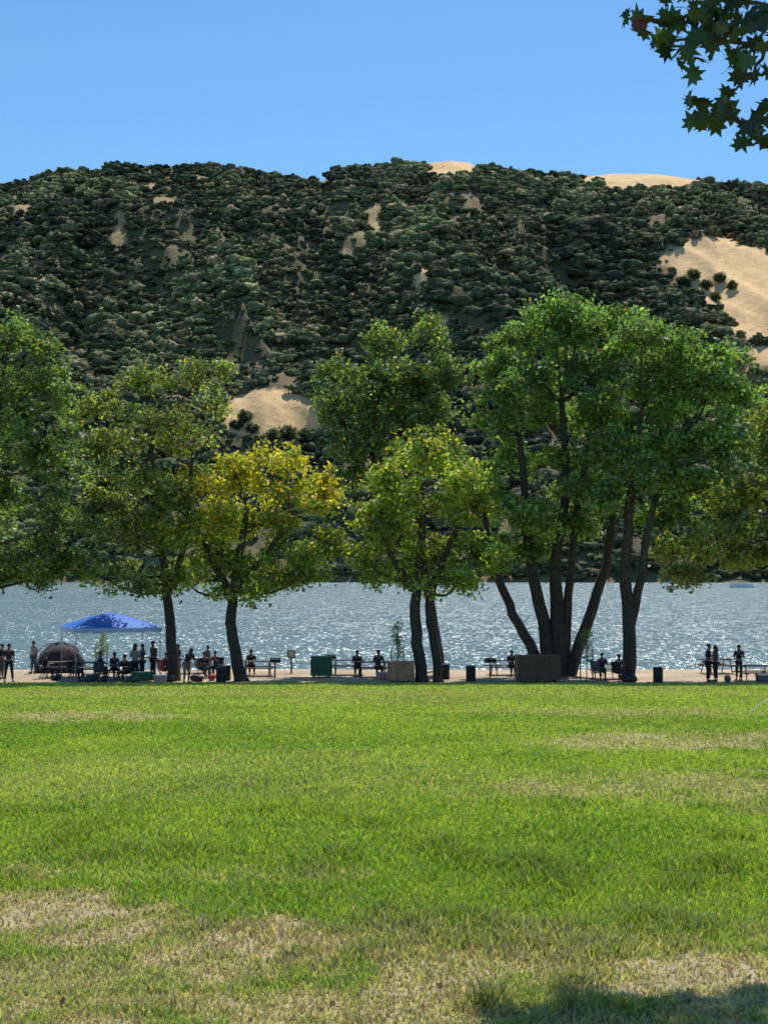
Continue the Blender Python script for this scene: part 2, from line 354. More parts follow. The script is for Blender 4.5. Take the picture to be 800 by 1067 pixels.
for kk in range(3):
    if kk==0: ox=oy=np.zeros(n); rr=R*.9; oz=R*.6
    else:
        an=rng.uniform(0,6.28,n); ox=np.cos(an)*R*1.0; oy=np.sin(an)*R*.8; rr=R*rng.uniform(.35,.85,n); oz=R*rng.uniform(.1,1.2,n)
    sel=np.ones(n,bool) if kk<2 else (R>3.0)
    ns=sel.sum()
    disp=1+rng.uniform(-.48,.42,(ns,len(iv)))
    asp=np.stack([rng.uniform(.75,1.5,ns),rng.uniform(.75,1.3,ns),rng.uniform(.5,.95,ns)],1)[:,None,:]
    v=iv[None]*disp[:,:,None]*rr[sel][:,None,None]*asp
    v=v+np.stack([X_[sel]+ox[sel],Y_[sel]+oy[sel],H_[sel]+oz[sel]],1)[:,None,:]
    Vs.append(v.reshape(-1,3)); Ts.append((it[None]+(np.arange(ns)*len(iv))[:,None,None]+off).reshape(-1,3)); off+=ns*len(iv)
    cc_=np.repeat(tcol[sel]*(1+.12*(kk-1)),len(iv),0)
    Cs.append(cc_*rng.uniform(.5,1.5,(len(cc_),1)))
link('hillside_wood',fast_mesh('hillside_wood',np.concatenate(Vs),np.concatenate(Ts),np.concatenate(Cs)),M_wood,kind='stuff',label='dense dark oak woodland covering the mountain slope',category='woodland')
print('hill trees',n)

# ---------------------------------------------------------------- trees
def leaf_quads(C,nrm_bias,size,elong=1.25):
    n=len(C); q=rng.normal(0,1,(n,3))+nrm_bias; q/=np.linalg.norm(q,axis=1)[:,None]
    t1=np.cross(q,rng.normal(0,1,(n,3))); t1/=np.linalg.norm(t1,axis=1)[:,None]+1e-9; t2=np.cross(q,t1)
    s=size[:,None]
    return np.stack([C-t1*s*elong,C+t2*s*.75+t1*s*.15+q*s*.15,C+t1*s*elong,C-t2*s*.75-t1*s*.1+q*s*.15],1).reshape(-1,3)
def tree(name,base_px,d,trunks,lobes,cols,yellow=0,dens=1.0,leaf=.10,label='',depthk=1.0,seed=0):
    global rng
    rng=np.random.default_rng(1000+int(base_px)*3+seed)
    s=d/F; bx=(base_px-400)*s; bz=float(groundz(bx,d)); base=np.array([bx,d,bz])
    e=thing(name,tuple(base),0,label,'tree')
    mb=MB(); tops=[]
    for path in trunks:
        pts=[];rad=[]
        for i,q in enumerate(path):
            p=P(q[0],q[1],d+(q[3] if len(q)>3 else 0))
            if i==0 and q[1]>700: p[2]=min(p[2],bz-.15)
            pts.append(p-base); rad.append(q[2]*s)
        sp_,sr_=smoothpath(pts,rad,4,.035)
        if path[0][1]>700: sr_[0]*=1.4
        mb.tube(sp_,sr_,9)
        for i in range(len(sp_)//3,len(sp_)): tops.append((sp_[i],sr_[i]))
    lv=[];lc=[]
    for lb in lobes:
        cx,cy,a_,b_=lb[:4]; dz=(lb[4] if len(lb)>4 else rng.uniform(-.35,.35)*a_*s*2)
        c=P(cx,cy,d+dz)-base; r=np.array([a_*s,a_*s*depthk,b_*s])
        best=min(tops,key=lambda t:np.linalg.norm((t[0]-c)*[1,1,.8])+ (3 if t[0][2]>c[2]-.3 else 0))
        p0=np.array(best[0]); mid=(p0+c)/2+np.array([0,0,-.08*np.linalg.norm(c-p0)])+rng.normal(0,.12,3)
        r0=min(best[1]*.6,.085)
        lp,lr=smoothpath([p0,mid,c],[r0,r0*.7,r0*.35],4,.04); mb.tube(lp,lr,6)
        ns=max(3,int(2.7*r[0]*r[2])+3)
        for q_ in range(ns):
            sd_=rng.normal(0,1,3); sd_/=np.linalg.norm(sd_); 
            if sd_[2]<-.6: sd_[2]*=-.5
            sc_=c+sd_*r*rng.uniform(.3,1.12); sr=rng.uniform(.35,.9)
            tm=(lp[-1]+sc_)/2+rng.normal(0,.12,3); mb.tube([lp[-2],tm,sc_],[r0*.4,r0*.25,.012],5,False)
            sb=rng.uniform(.65,1.4)
            for j in range(int(dens*rng.uniform(4,10))):
                dv=rng.normal(0,1,3); dv/=np.linalg.norm(dv)
                cc=sc_+dv*sr*rng.uniform(.25,1.25)*np.array([1,1,.8])
                nl=int(rng.uniform(10,38)); cr=rng.uniform(.12,.36)
                pc=cc+rng.normal(0,1,(nl,3))*np.array([cr,cr,cr*.7])
                lv.append(leaf_quads(pc,sd_*.4+dv*.35+np.array([0,0,.45]),rng.uniform(.5,1.3,nl)*leaf))
                t=rng.random(); base_c=(np.array(cols[0])*(1-t)+np.array(cols[1])*t)*rng.uniform(.8,1.2)*sb
                cl=np.tile(base_c,(nl,1))*rng.uniform(.55,1.5,(nl,1))
                if yellow:
                    zt=cc[2]+base[2]; pyc=HY-F*(zt-CAMZ)/d
                    top=sstep(610,500,pyc); wy=yellow*top*rng.uniform(.1,1.1)
                    ym=(rng.random(nl)<wy*.85)
                    if ym.any(): cl[ym]=np.array([.56,.47,.045])*rng.uniform(.55,1.15,(ym.sum(),1))
                br=rng.random(nl)<.02; cl[br]=np.array([.25,.15,.06])
                lc.append(np.repeat(cl,4,0))
    V=np.concatenate(lv); C=np.concatenate(lc)
    part(mb,'trunk',M_bark,e,True)
    link('crown',fast_mesh('crown',V,np.arange(len(V)).reshape(-1,4),C),M_leaf,e)
    return len(V)//4
G1=((.08,.13,.036),(.145,.205,.052)); G2=((.105,.18,.044),(.185,.275,.068)); G3=((.12,.155,.047),(.195,.235,.068)); G4=((.14,.195,.036),(.23,.30,.052))
tot=0
tot+=tree('sycamore_tree',-38,68,[[(-38,712,9),(-34,620,8),(-20,520,6),(0,430,4)]],
 [(8,358,42,28),(-40,380,60,50),(38,400,30,42),(10,440,54,45),(-50,470,60,60),(42,485,38,45),(5,520,56,45),(-40,570,60,45),(30,575,46,38),(62,545,34,34),(15,600,60,22),(-70,610,50,25),(70,590,34,22)],G1,0,1.3,.098,'large dark green tree with low sweeping foliage')
tot+=tree('young_sycamore_tree',180,71.8,[[(181,712,6.5),(178,655,5.5),(172,600,4.5),(160,500,3.5),(155,430,2.5)],[(174,620,4),(195,560,3),(200,480,2)]],
 [(100,425,28,30),(150,395,28,28),(208,395,28,30),(165,440,44,32),(100,480,36,32),(140,500,44,34),(95,545,42,34),(140,570,44,34),(105,602,44,16),(195,465,34,28),(228,422,14,20),(150,608,46,12),(60,590,28,20),(120,460,38,28),(178,530,34,30),(130,535,42,32)],G3,.12,1.0,.092,'thin olive-green tree with open lacy crown',depthk=.8)
tot+=tree('sycamore_tree',246,71.5,[[(252,712,7),(244,672,6),(240,640,5.5),(248,590,4.5),(258,530,3)],[(242,622,4),(222,585,3.2),(205,550,2.3)],[(242,622,4),(275,580,3.2),(305,540,2)]],
 [(248,495,42,30),(205,515,34,28),(300,502,42,30),(332,528,28,32),(270,546,58,36),(200,560,42,30),(338,572,20,24),(235,588,52,28),(295,594,46,26),(188,602,34,16),(250,614,50,12),(164,558,16,20),(318,600,26,16)],G4,1.3,1.35,.098,'round sycamore turning yellow on top, leaning dark trunk')
tot+=tree('tall_oak_tree',458,79,[[(460,712,6),(455,670,5.5),(447,620,5),(430,520,4.5),(415,420,3)],[(435,540,4),(390,480,3),(375,430,2)]],
 [(400,358,28,22),(438,348,22,16),(455,385,30,28),(385,393,36,26),(425,408,46,30),(362,425,24,28),(410,455,46,34),(365,468,26,26),(458,430,26,26),(348,395,14,14),(344,440,12,20),(440,475,46,28),(400,430,50,36),(375,500,32,22)],G1,.1,1.35,.098,'tall dark green tree with irregular crown')
tot+=tree('sycamore_tree',438,71,[[(440,712,6.5),(436,670,6),(433,630,5.5),(438,580,4.5),(440,520,3)],[(457,712,5),(453,670,4.5),(447,630,4),(462,580,3.5),(482,540,2)],[(434,612,4),(408,580,3),(395,540,2)]],
 [(432,474,38,28),(404,508,24,28),(475,498,32,30),(440,532,54,34),(498,535,24,28),(400,558,26,30),(442,580,52,30),(496,578,28,26),(418,604,38,13),(478,606,42,13),(385,540,10,16),(512,590,16,16),(382,588,16,16)],G4,.42,1.35,.098,'round-headed sycamore with yellowing top and two stems')
tot+=tree('cottonwood_tree',580,75,[[(572,712,6.5),(556,680,6),(535,640,5),(518,595,4.2),(505,540,3),(500,470,2)],[(575,712,8),(568,660,7),(556,600,6),(548,540,4.5),(540,450,3)],[(582,712,9),(582,650,8),(578,590,6),(590,500,4.5),(585,420,3)],
 [(590,712,8),(600,680,6.5),(622,620,5.5),(636,560,4.5),(640,480,3)],[(586,712,6),(592,620,4.5),(600,540,3.5),(615,450,2)]],
 [(545,352,34,24),(605,338,38,24),(575,335,28,16),(512,385,20,24),(560,388,44,32),(625,388,42,32),(512,430,20,28),(568,438,44,36),(628,442,40,36),(530,483,32,34),(588,492,46,34),(625,512,32,30),(518,528,22,28),(562,540,36,28),(525,572,24,20),(650,340,24,18),(600,550,40,22),(560,575,26,14),(590,350,40,30),(540,410,40,34)],G2,0,1.45,.102,'broad cottonwood with several dark leaning trunks')
tot+=tree('cottonwood_tree',655,72,[[(655,712,8),(655,660,6.8),(652,600,6.2),(656,530,5),(665,440,3.5)],[(656,655,5),(668,600,4.5),(680,530,3.5),(715,450,2.5)]],
 [(668,352,34,24),(702,370,36,26),(745,380,30,24),(680,403,44,34),(735,415,44,36),(770,425,18,28),(665,450,40,36),(710,463,48,36),(755,470,30,34),(675,503,40,32),(722,508,42,30),(640,520,24,26),(695,540,40,20),(700,420,50,40),(650,480,34,34)],G2,0,1.45,.102,'tall green cottonwood with straight dark trunk')
tot+=tree('sycamore_tree',838,72.5,[[(842,712,9),(838,640,8),(825,560,6),(810,470,4)],[(830,600,4),(790,575,2.5),(745,560,1.5)]],
 [(800,432,22,28),(830,440,40,40),(797,475,30,30),(840,510,50,45),(785,515,38,32),(760,545,34,24),(800,560,42,28),(730,568,36,20),(700,578,26,18),(778,583,40,12),(715,602,22,10),(840,585,46,30),(760,520,30,26)],G3,.3,1.3,.098,'olive-green sycamore with low spreading branches')
print('leaves',tot)
rng=np.random.default_rng(5)
def find_hill(px,py):
    Ys=np.linspace(980,1890,900); Xs=(px-400)/F*Ys; h=hill_h(Xs,Ys); yy=HY-F*(h-CAMZ)/Ys
    i=np.argmin(np.abs(yy-py)); return Xs[i],Ys[i],h[i]
for (px,py,r) in [(255,440,7),(262,452,6),(246,447,5),(715,296,7),(725,290,8),(738,300,7),(752,293,7.5),(748,312,6),(765,300,6),(300,458,8),(318,462,8),(284,460,7),(700,312,6),(728,318,6.5)]:
    x,y,h=find_hill(px,py); e=thing('oak_tree',(x,y,h),rng.uniform(0,6),'dark oak standing on golden hillside grass','tree','oaks on the golden clearing')
    mb=MB(); mb.tube([(0,0,-1),(.1,0,r*.5),(.2,.1,r*.9)],[.5,.4,.25],7); mb.tube([(.1,0,r*.5),(r*.4,0,r*.9)],[.3,.15],6); mb.tube([(.1,0,r*.45),(-r*.4,.2,r*.9)],[.3,.15],6)
    part(mb,'trunk',M_bark,e,True)
    V=[];C=[]
    for j in range(60):
        dv=rng.normal(0,1,3); dv/=np.linalg.norm(dv); cc=np.array([0,0,r*.8])+dv*np.array([r*.95,r*.8,r*.55])*rng.uniform(.4,1.1)
        nl=26; V.append(leaf_quads(cc+rng.normal(0,r*.14,(nl,3)),np.array([0,0,.8]),rng.uniform(.5,.9,nl)))
        C.append(np.tile(np.array([.08,.10,.05])*rng.uniform(.6,1.4),(nl*4,1)))
    V=np.concatenate(V); link('crown',fast_mesh('crown',V,np.arange(len(V)).reshape(-1,4),np.concatenate(C)),M_leaf,e)

# ---------------------------------------------------------------- near tree overhanging
shape=[(0,-.5),(.10,-.18),(.42,-.30),(.34,-.08),(.52,.06),(.27,.12),(.30,.34),(.12,.26),(0,.56),(-.12,.26),(-.30,.34),(-.27,.12),(-.52,.06),(-.34,-.08),(-.42,-.30),(-.10,-.18)]
nb=np.array([4.3,8.6,float(groundz(4.3,8.6))])
e=thing('overhanging_sycamore_tree',tuple(nb),0,'broad-leaved sycamore with a branch hanging over the lawn','tree')
mb=MB()
tp,tr=smoothpath([(0,0,-.2),(.05,.05,2.5),(-.1,.3,4.8),(-.3,.6,6.5),(-.2,.9,8.5)],[.26,.21,.17,.12,.05],4,.02); mb.tube(tp,tr,12)
fork=np.array([-.1,.3,4.8])
def Q(px,py,d): return P(px,py,d)-nb
tw=[([fork,Q(900,240,8.3),Q(850,185,8.1),Q(800,150,8.0),Q(768,128,8.0),Q(742,112,8.0)],[.06,.04,.034,.028,.014,.005]),
 ([fork,Q(900,90,8.2),Q(850,60,8.0),Q(800,48,7.9),Q(740,42,7.9),Q(690,40,7.9),Q(656,30,7.9)],[.06,.03,.02,.014,.010,.007,.003]),
 ([Q(900,90,8.2),Q(850,20,8.3),Q(800,5,8.3),Q(750,0,8.3),Q(712,-10,8.3)],[.03,.018,.013,.009,.004]),
 ([Q(800,48,7.9),Q(785,75,7.9),Q(760,100,7.9),Q(735,128,7.9)],[.012,.009,.006,.003]),([Q(850,60,8.),Q(815,95,8.),Q(792,120,8.)],[.014,.008,.003])]
for pth,r in tw:
    a_,b_=smoothpath(pth,r,4,.008); mb.tube(a_,b_,7)
for k in range(9):
    qx=rng.uniform(-4.0,2.5); qy=rng.uniform(-1.5,1.0); qz=1.6+.43*(qy+nb[1])+rng.uniform(.9,2.2)-nb[2]
    q=np.array([qx,qy,qz]); st=tp[13]; a_,b_=smoothpath([st,(st+q)/2+[0,0,.5],q],[.08,.05,.01],4,.03); mb.tube(a_,b_,6)
part(mb,'trunk',M_bark,e,True)
LV=[];LF=[];LC=[]
def bigleaf(c,s,col,nrm):
    nrm=np.array(nrm,float); nrm/=np.linalg.norm(nrm); t1=np.cross(nrm,rng.normal(0,1,3)); t1/=np.linalg.norm(t1); t2=np.cross(nrm,t1)
    b=len(LV)
    for (x,y) in shape:
        x*=rng.uniform(.88,1.12); LV.append(c+t1*x*s+t2*y*s+nrm*(-.35*x*x*s+.1*y*s)); LC.append(col)
    LV.append(c+nrm*.02*s); LC.append(col); n_=len(shape)
    for i in range(n_): LF.append((b+i,b+(i+1)%n_,b+n_))
for cx,cy,sp_,nn_ in [(672,26,15,8),(690,44,13,7),(712,28,17,10),(725,60,14,8),(745,30,20,13),(770,20,22,14),(795,25,20,13),(760,60,17,10),(790,62,19,11),(735,126,13,8),(724,112,10,5),(752,108,13,6),(792,112,11,5),(785,138,12,7),(720,2,20,8),(765,-5,25,12),(820,60,30,14),(830,130,25,10),(690,12,10,3)]:
    for j in range(nn_):
        c=Q(cx+rng.normal(0,sp_*.6),cy+rng.normal(0,sp_*.6),8+rng.normal(0,.15)); col=np.array([.024,.047,.012])*rng.uniform(.6,1.8)
        if cx==672 and j<2: col=np.array([.12,.02,.015])
        bigleaf(c,rng.uniform(.09,.175),col,rng.normal(0,1,3)+np.array([0,-.5,.4]))
for j in range(5200):
    xs=rng.uniform(.42,6.0); ys=rng.uniform(4.2,6.86-(.10*math.sin(xs*5+1)+.07*math.sin(xs*17))); 
    if xs<.8 and ys>6.48: continue
    z=rng.uniform(6.6,8.2); hh=z+.33
    k=hh/math.tan(SUN_EL); x=xs+math.sin(SUN_AZ)*k; y=ys+math.cos(SUN_AZ)*k
    if z<1.6+.405*y+.2: continue
    bigleaf(np.array([x,y,z])-nb,rng.uniform(.13,.2),np.array([.04,.075,.02])*rng.uniform(.7,1.3),rng.normal(0,1,3)+np.array([0,0,1.2]))
link('crown',fast_mesh('crown',np.array(LV),np.array(LF),np.array(LC)),M_leaf,e)

# ---------------------------------------------------------------- picnic things
M_wd=pmat('weathered_wood',(.10,.075,.055),.85,0,.3,5,.3); M_steel=pmat('galvanised_steel',(.35,.35,.36),.45,.7); M_blk=pmat('black_plastic',(.02,.02,.022),.5)
M_brown=pmat('brown_painted_metal',(.13,.065,.032),.7,0,.2,3); M_tan=pmat('tan_wood',(.48,.22,.12),.8,0,.2,4); M_grn=pmat('green_painted_metal',(.03,.11,.055),.6)
M_blue=pmat('blue_canopy_fabric',(.035,.20,.80),.6,0,.08,2,trans=.35); M_blue2=pmat('pale_blue_fabric',(.45,.62,.9),.6,0,.1,2,trans=.4); M_white=pmat('white_plastic',(.75,.75,.74),.4); M_pink=pmat('pink_plastic',(.6,.25,.25),.5)
M_tent=pmat('dark_maroon_nylon',(.022,.012,.013),.75,0,.6,1.5); M_grey=pmat('grey_nylon',(.10,.09,.10),.6); M_conc=pmat('concrete',(.42,.39,.34),.9,0,.15,3); M_red=pmat('red_nylon',(.35,.03,.03),.6)
M_grill=pmat('charred_iron',(.03,.028,.026),.7,.5)
def at(px,d): x=(px-400)/F*d; return (x,d,float(groundz(x,d)))
first={}
def picnic_table(px,d,rot):
    e=thing('picnic_table',at(px,d),rot,'dark weathered picnic table with attached benches on dirt','picnic table','picnic tables along the shore')
    if 'pt' not in first:
        t=MB(); 
        for i in range(5): t.box((0,-.3+.15*i,.76),(1.85,.14,.045))
        b1=MB(); b1.box((0,-.72,.45),(1.85,.13,.045)); b1.box((0,-.58,.45),(1.85,.13,.045))
        b2=MB(); b2.box((0,.72,.45),(1.85,.13,.045)); b2.box((0,.58,.45),(1.85,.13,.045))
        ls=[]
        for sx in (-.62,.62):
            l=MB(); l.tube([(sx,-.75,.40),(sx,.75,.40)],[.03,.03],8); l.tube([(sx,-.3,.73),(sx,-.55,.0)],[.03,.03],8); l.tube([(sx,.3,.73),(sx,.55,.0)],[.03,.03],8); l.tube([(sx,-.36,.715),(sx,.36,.715)],[.025,.025],8); ls.append(l.mesh('leg'))
        first['pt']=(t.mesh('table_top'),b1.mesh('bench'),b2.mesh('bench'),ls)
        for me in first['pt'][:3]: me.materials.append(M_wd)
        for me in ls: me.materials.append(M_brown)
    t,b1,b2,ls=first['pt']
    for nm,me in (('table_top',t),('bench',b1),('bench',b2),('leg',ls[0]),('leg',ls[1])): link(nm,me,None,e)
    return e
for px,d,r in [(92,74,.1),(128,72.5,1.4),(269,75,.15),(362,76,0),(388,74.5,.1),(526,76,.2),(634,73,.1),(785,71.5,.1),(745,77,.3),(66,74.5,.5),(200,77,.2)]: picnic_table(px,d,r)
def barrel(px,d,lab='dark trash barrel standing on dirt',mat=M_grn):
    e=thing('trash_barrel',at(px,d),0,lab,'trash can','trash barrels by the lawn edge')
    b=MB(); b.tube([(0,0,0),(0,0,.03),(0,0,.28),(0,0,.30),(0,0,.32),(0,0,.56),(0,0,.58),(0,0,.60),(0,0,.70)],[.23,.24,.24,.255,.24,.24,.255,.24,.24],20); part(b,'barrel_body',mat,e,True)
    r=MB(); r.tube([(0,0,.70),(0,0,.74),(0,0,.77)],[.26,.26,.14],20); part(r,'lid',M_blk,e)
M_bar=pmat('dark_barrel_paint',(.02,.022,.02),.8)
for px,d in [(231,70.6),(490,71.5),(684,70.6),(463,73),(236,72)]: barrel(px,d,mat=M_bar)
def grill(px,d):
    e=thing('park_grill',at(px,d),.2,'black iron park grill on a post','barbecue grill','park grills')
    b=MB(); b.tube([(0,0,0),(0,0,.75)],[.04,.04],8); part(b,'post',M_grill,e)
    f=MB(); f.box((0,0,.77),(.5,.42,.03)); f.box((-.24,0,.88),(.02,.42,.2)); f.box((.24,0,.88),(.02,.42,.2)); f.box((0,.2,.88),(.46,.02,.2)); part(f,'firebox',M_grill,e)
    g=MB(); 
    for i in range(9): g.box((-.2+.05*i,-.01,.93),(.01,.4,.01))
    g.box((0,-.2,.93),(.42,.012,.012)); part(g,'grate',M_steel,e)
for px,d in [(287,74),(510,74),(345,77)]: grill(px,d)
e=thing('notice_sign',at(304,77),0,'small square notice sign on a wooden post','sign')
b=MB(); b.box((0,0,.6),(.09,.09,1.25)); part(b,'post',M_brown,e); b=MB(); b.box((0,-.065,1.02),(.42,.03,.42)); part(b,'sign_panel',M_brown,e,bevel=.01); b=MB(); b.box((0,-.084,1.02),(.30,.006,.30)); part(b,'sign_face',M_conc,e)
def bigbox(name,px,d,w,dp,h,mat,lab,cat,lidm=None):
    e=thing(name,at(px,d),.05,lab,cat)
    b=MB(); b.box((0,0,h/2+.06),(w,dp,h-.1))
    n=max(3,int(w/.45))
    for i in range(n+1): b.box((-w/2+w*i/n,-dp/2-.02,h/2+.06),(.06,.04,h-.16))
    for sx in (-1,1): b.box((sx*(w/2-.15),0,.03),(.12,dp*.8,.07))
    part(b,'bin_body',mat,e,bevel=.012)
    l=MB(); l.box((0,0,h+.05),(w+.06,dp+.08,.06)); l.box((0,-dp/2-.05,h+.0),(w*.3,.03,.05)); part(l,'lid',lidm or mat,e,bevel=.012)
    return e
bigbox('recycling_bin',335,74,1.05,.9,1.0,M_grn,'dark green metal bin beside picnic tables','bin')
bigbox('brown_dumpster',559,71,2.05,1.2,1.22,M_brown,'wide dark brown dumpster below the cottonwood','dumpster')
bigbox('storage_crate',417,71,1.25,1.0,.92,M_tan,'tan wooden slatted box around a young tree','wooden box')
bigbox('equipment_box',150,70.5,1.0,.5,.45,M_grn,'low dark green box on the ground','box')
def cooler(px,d,m1,lab):
    e=thing('cooler',at(px,d),.2,lab,'cooler')
    b=MB(); b.box((0,0,.17),(.62,.38,.32),taper=1.05); part(b,'cooler_body',m1,e,bevel=.03)
    b=MB(); b.box((0,0,.365),(.67,.42,.06)); part(b,'lid',M_white,e,bevel=.02)
    b=MB(); b.tube([(-.34,-.15,.30),(-.38,-.15,.42),(-.38,.15,.42),(-.34,.15,.30)],[.012]*4,6); part(b,'handle',M_blk,e)
cooler(168,69.8,M_pink,'pink and white cooler on the grass edge'); cooler(400,72.5,M_pink,'reddish cooler beside wooden box'); cooler(793,70.8,M_grey,'grey cooler near the picnic table'); cooler(98,71.2,M_grey,'grey cooler with white lid under canopy')
def bag(px,d,m1,lab,rot):
    e=thing('duffel_bag',at(px,d),rot,lab,'bag')
    b=MB(); b.tube([(-.33,0,.15),(-.30,0,.16),(-.1,0,.17),(.12,0,.165),(.30,0,.15),(.33,0,.145)],[.06,.14,.165,.16,.14,.05],12); part(b,'bag_body',m1,e,True)
    b=MB()
    for sy in (-.06,.06): b.tube([(-.14,sy,.31),(-.08,sy,.42),(.08,sy,.42),(.14,sy,.31)],[.014]*4,6)
    part(b,'strap',M_blk,e)
for px,d,m_,l_ in ((176,71,M_blk,'black duffel bag on dirt'),(88,70.9,M_grey,'grey duffel bag beside folding chair'),(222,72,M_red,'dark red duffel bag near the trunk'),(206,71.2,M_blk,'black duffel bag near people'),(655,70.7,M_blk,'black duffel bag by the cottonwood trunk'),(756,70.9,M_grey,'grey duffel bag beside the picnic table'),(140,70.7,M_grey,'grey duffel bag under the canopy'),(110,70.6,M_blk,'black duffel bag beside folding chair'),(60,72,M_blk,'black duffel bag near the tent')): bag(px,d,m_,l_,px*.7)
def canopy(px,d,rot):
    e=thing('canopy_tent',at(px,d),rot,'bright blue pop-up canopy with pale blue edge on thin legs','canopy')
    hw=2.15; ze=2.62; za=3.34; n=10
    v=[];f=[]
    for j in range(n+1):
        for i in range(n+1):
            x=-1+2*i/n; y=-1+2*j/n; m_=max(abs(x),abs(y)); z=ze+(za-ze)*(1-m_**1.5) - .05*math.sin(math.pi*m_)*(1-abs(abs(x)-abs(y)))*.8
            v.append((x*hw,y*hw,z))
    for j in range(n):
        for i in range(n): a0=j*(n+1)+i; f.append((a0,a0+1,a0+n+2,a0+n+1))
    r=MB(); r.add(v,f); part(r,'canopy_roof',M_blue,e)
    va=MB()
    for (ax,ay,bx,by) in ((-1,-1,1,-1),(1,-1,1,1),(1,1,-1,1),(-1,1,-1,-1)):
        vv=[];ff=[]
        for i in range(13):
            t=i/12; x=(ax+(bx-ax)*t)*(hw+.006); y=(ay+(by-ay)*t)*(hw+.006); sg=.05*math.sin(t*math.pi*6)**2
            vv+=[(x,y,ze+.005),(x,y,ze-.20-sg)]
        for i in range(12): ff.append((2*i,2*i+1,2*i+3,2*i+2))
        va.add(vv,ff)
    part(va,'valance',M_blue2,e)
    for sx in (-1,1):
        for sy in (-1,1):
            l=MB(); x=sx*(hw-.06); y=sy*(hw-.06); l.tube([(x,y,.02),(x,y,ze-.03)],[.022,.022],8); l.box((x,y,.015),(.12,.12,.02)); l.box((x,y,1.9),(.07,.07,.09)); part(l,'leg',M_steel,e)
    tr=MB()
    for (a,bb) in (((-1,-1),(1,-1)),((1,-1),(1,1)),((1,1),(-1,1)),((-1,1),(-1,-1))):
        k=hw-.06
        for s_ in range(2):
            p=[(a[0]+(bb[0]-a[0])*t,a[1]+(bb[1]-a[1])*t) for t in (s_*.5,.5+s_*.5)]
            tr.tube([(p[0][0]*k,p[0][1]*k,ze-.05),(p[1][0]*k,p[1][1]*k,ze-.4)],[.011,.011],5); tr.tube([(p[0][0]*k,p[0][1]*k,ze-.4),(p[1][0]*k,p[1][1]*k,ze-.05)],[.011,.011],5)
    part(tr,'truss',M_steel,e)
canopy(116,73.5,.38)
e=thing('dome_tent',at(62,78.2),.2,'dark maroon dome tent pitched near the water','tent')
b=MB(); v=[];f=[]; nu,nv=24,9
for j in range(nv+1):
    h=math.sin(j/nv*math.pi/2); r=math.cos(j/nv*math.pi/2)
    for i in range(nu):
        th=2*math.pi*i/nu; sq=1/max(abs(math.cos(th)),abs(math.sin(th)))**.6; wob=1+.06*math.sin(th*5+j)+.05*rng.normal()*(j<nv); v.append((1.25*abs(r)**.8*math.cos(th)*sq*wob+.18*h,1.1*abs(r)**.8*math.sin(th)*sq*wob,1.5*h*(1+.07*math.sin(th*3))))
for j in range(nv):
    for i in range(nu): f.append((j*nu+i,j*nu+(i+1)%nu,(j+1)*nu+(i+1)%nu,(j+1)*nu+i))
b.add(v,f); part(b,'tent_body',M_tent,e,True)
b=MB(); b.tube([(-.45,-1.2,.05),(-.38,-1.05,.6),(0,-.85,1.0),(.38,-1.05,.6),(.45,-1.2,.05)],[.025]*5,6); part(b,'tent_door',M_grey,e)
b=MB()
for sx in (-1,1):
    pts=[]
    for i in range(13):
        t=i/12*math.pi; pts.append((1.48*math.cos(t)*sx,1.3*math.cos(t),1.58*math.sin(t)+.02))
    b.tube(pts,[.014]*13,6)
part(b,'tent_poles',M_blk,e)
def chair(px,d,rot,mat,lab):
    e=thing('camp_chair',at(px,d),rot,lab,'folding chair','camp chairs')
    b=MB(); b.box((0,0,.42),(.5,.46,.03)); part(b,'seat',mat,e,bevel=.01)
    b=MB(); b.box((0,.27,.72),(.5,.03,.55),Matrix.Rotation(-.2,3,'X')); part(b,'backrest',mat,e,bevel=.01)
    for sx in (-1,1):
        b=MB(); b.tube([(sx*.27,-.25,0),(sx*.27,.25,.45),(sx*.27,.33,1.0)],[.013]*3,6); b.tube([(sx*.27,.3,0),(sx*.27,-.25,.62)],[.013]*2,6); b.tube([(sx*.27,-.27,.62),(sx*.27,.28,.64)],[.025]*2,6); part(b,'leg',M_blk,e)
chair(105,70.8,.3,M_blk,'black folding chair beside the canopy'); chair(132,71,-.4,M_grey,'grey folding chair under the canopy'); chair(213,73.5,.6,M_grey,'grey folding chair beside trunk'); chair(643,71.3,2.6,M_blk,'black folding chair by the cottonwood'); chair(622,71.5,.4,M_grey,'grey folding chair by the cottonwood'); chair(80,71.2,.9,M_blk,'black folding chair beside the canopy'); chair(226,74.5,-.5,M_blk,'black folding chair near the tree trunk'); chair(48,73.2,1.9,M_blk,'black folding chair near the tent'); chair(173,73,2.4,M_red,'red folding chair beside the canopy')
def sapling(px,d,h):
    e=thing('staked_sapling',at(px,d),0,'thin young tree tied between stakes','young tree')
    t=MB(); t.tube([(0,0,0),(.02,0,h*.5),(0,.03,h)],[.03,.022,.008],6)
    V=[];C=[]
    for j in range(34):
        z=rng.uniform(h*.35,h*1.02); an=rng.uniform(0,6.28); rr=rng.uniform(.1,.42)*(1.2-z/h*.7); c=np.array([math.cos(an)*rr,math.sin(an)*rr,z+rr*.5])
        t.tube([(0,0,z-.1),tuple(c)],[.008,.004],4); nl=14; V.append(leaf_quads(c+rng.normal(0,.1,(nl,3)),np.array([0,0,.6]),rng.uniform(.03,.055,nl))); C.append(np.tile(np.array([.14,.21,.05])*rng.uniform(.7,1.3),(nl*4,1)))
    part(t,'trunk',M_bark,e,True); V=np.concatenate(V); link('crown',fast_mesh('crown',V,np.arange(len(V)).reshape(-1,4),np.concatenate(C)),M_leaf,e)
    for sx in (-.3,.3):
        b=MB(); b.tube([(sx,0,0),(sx,0,1.6)],[.03,.028],7); part(b,'stake',M_wd,e)
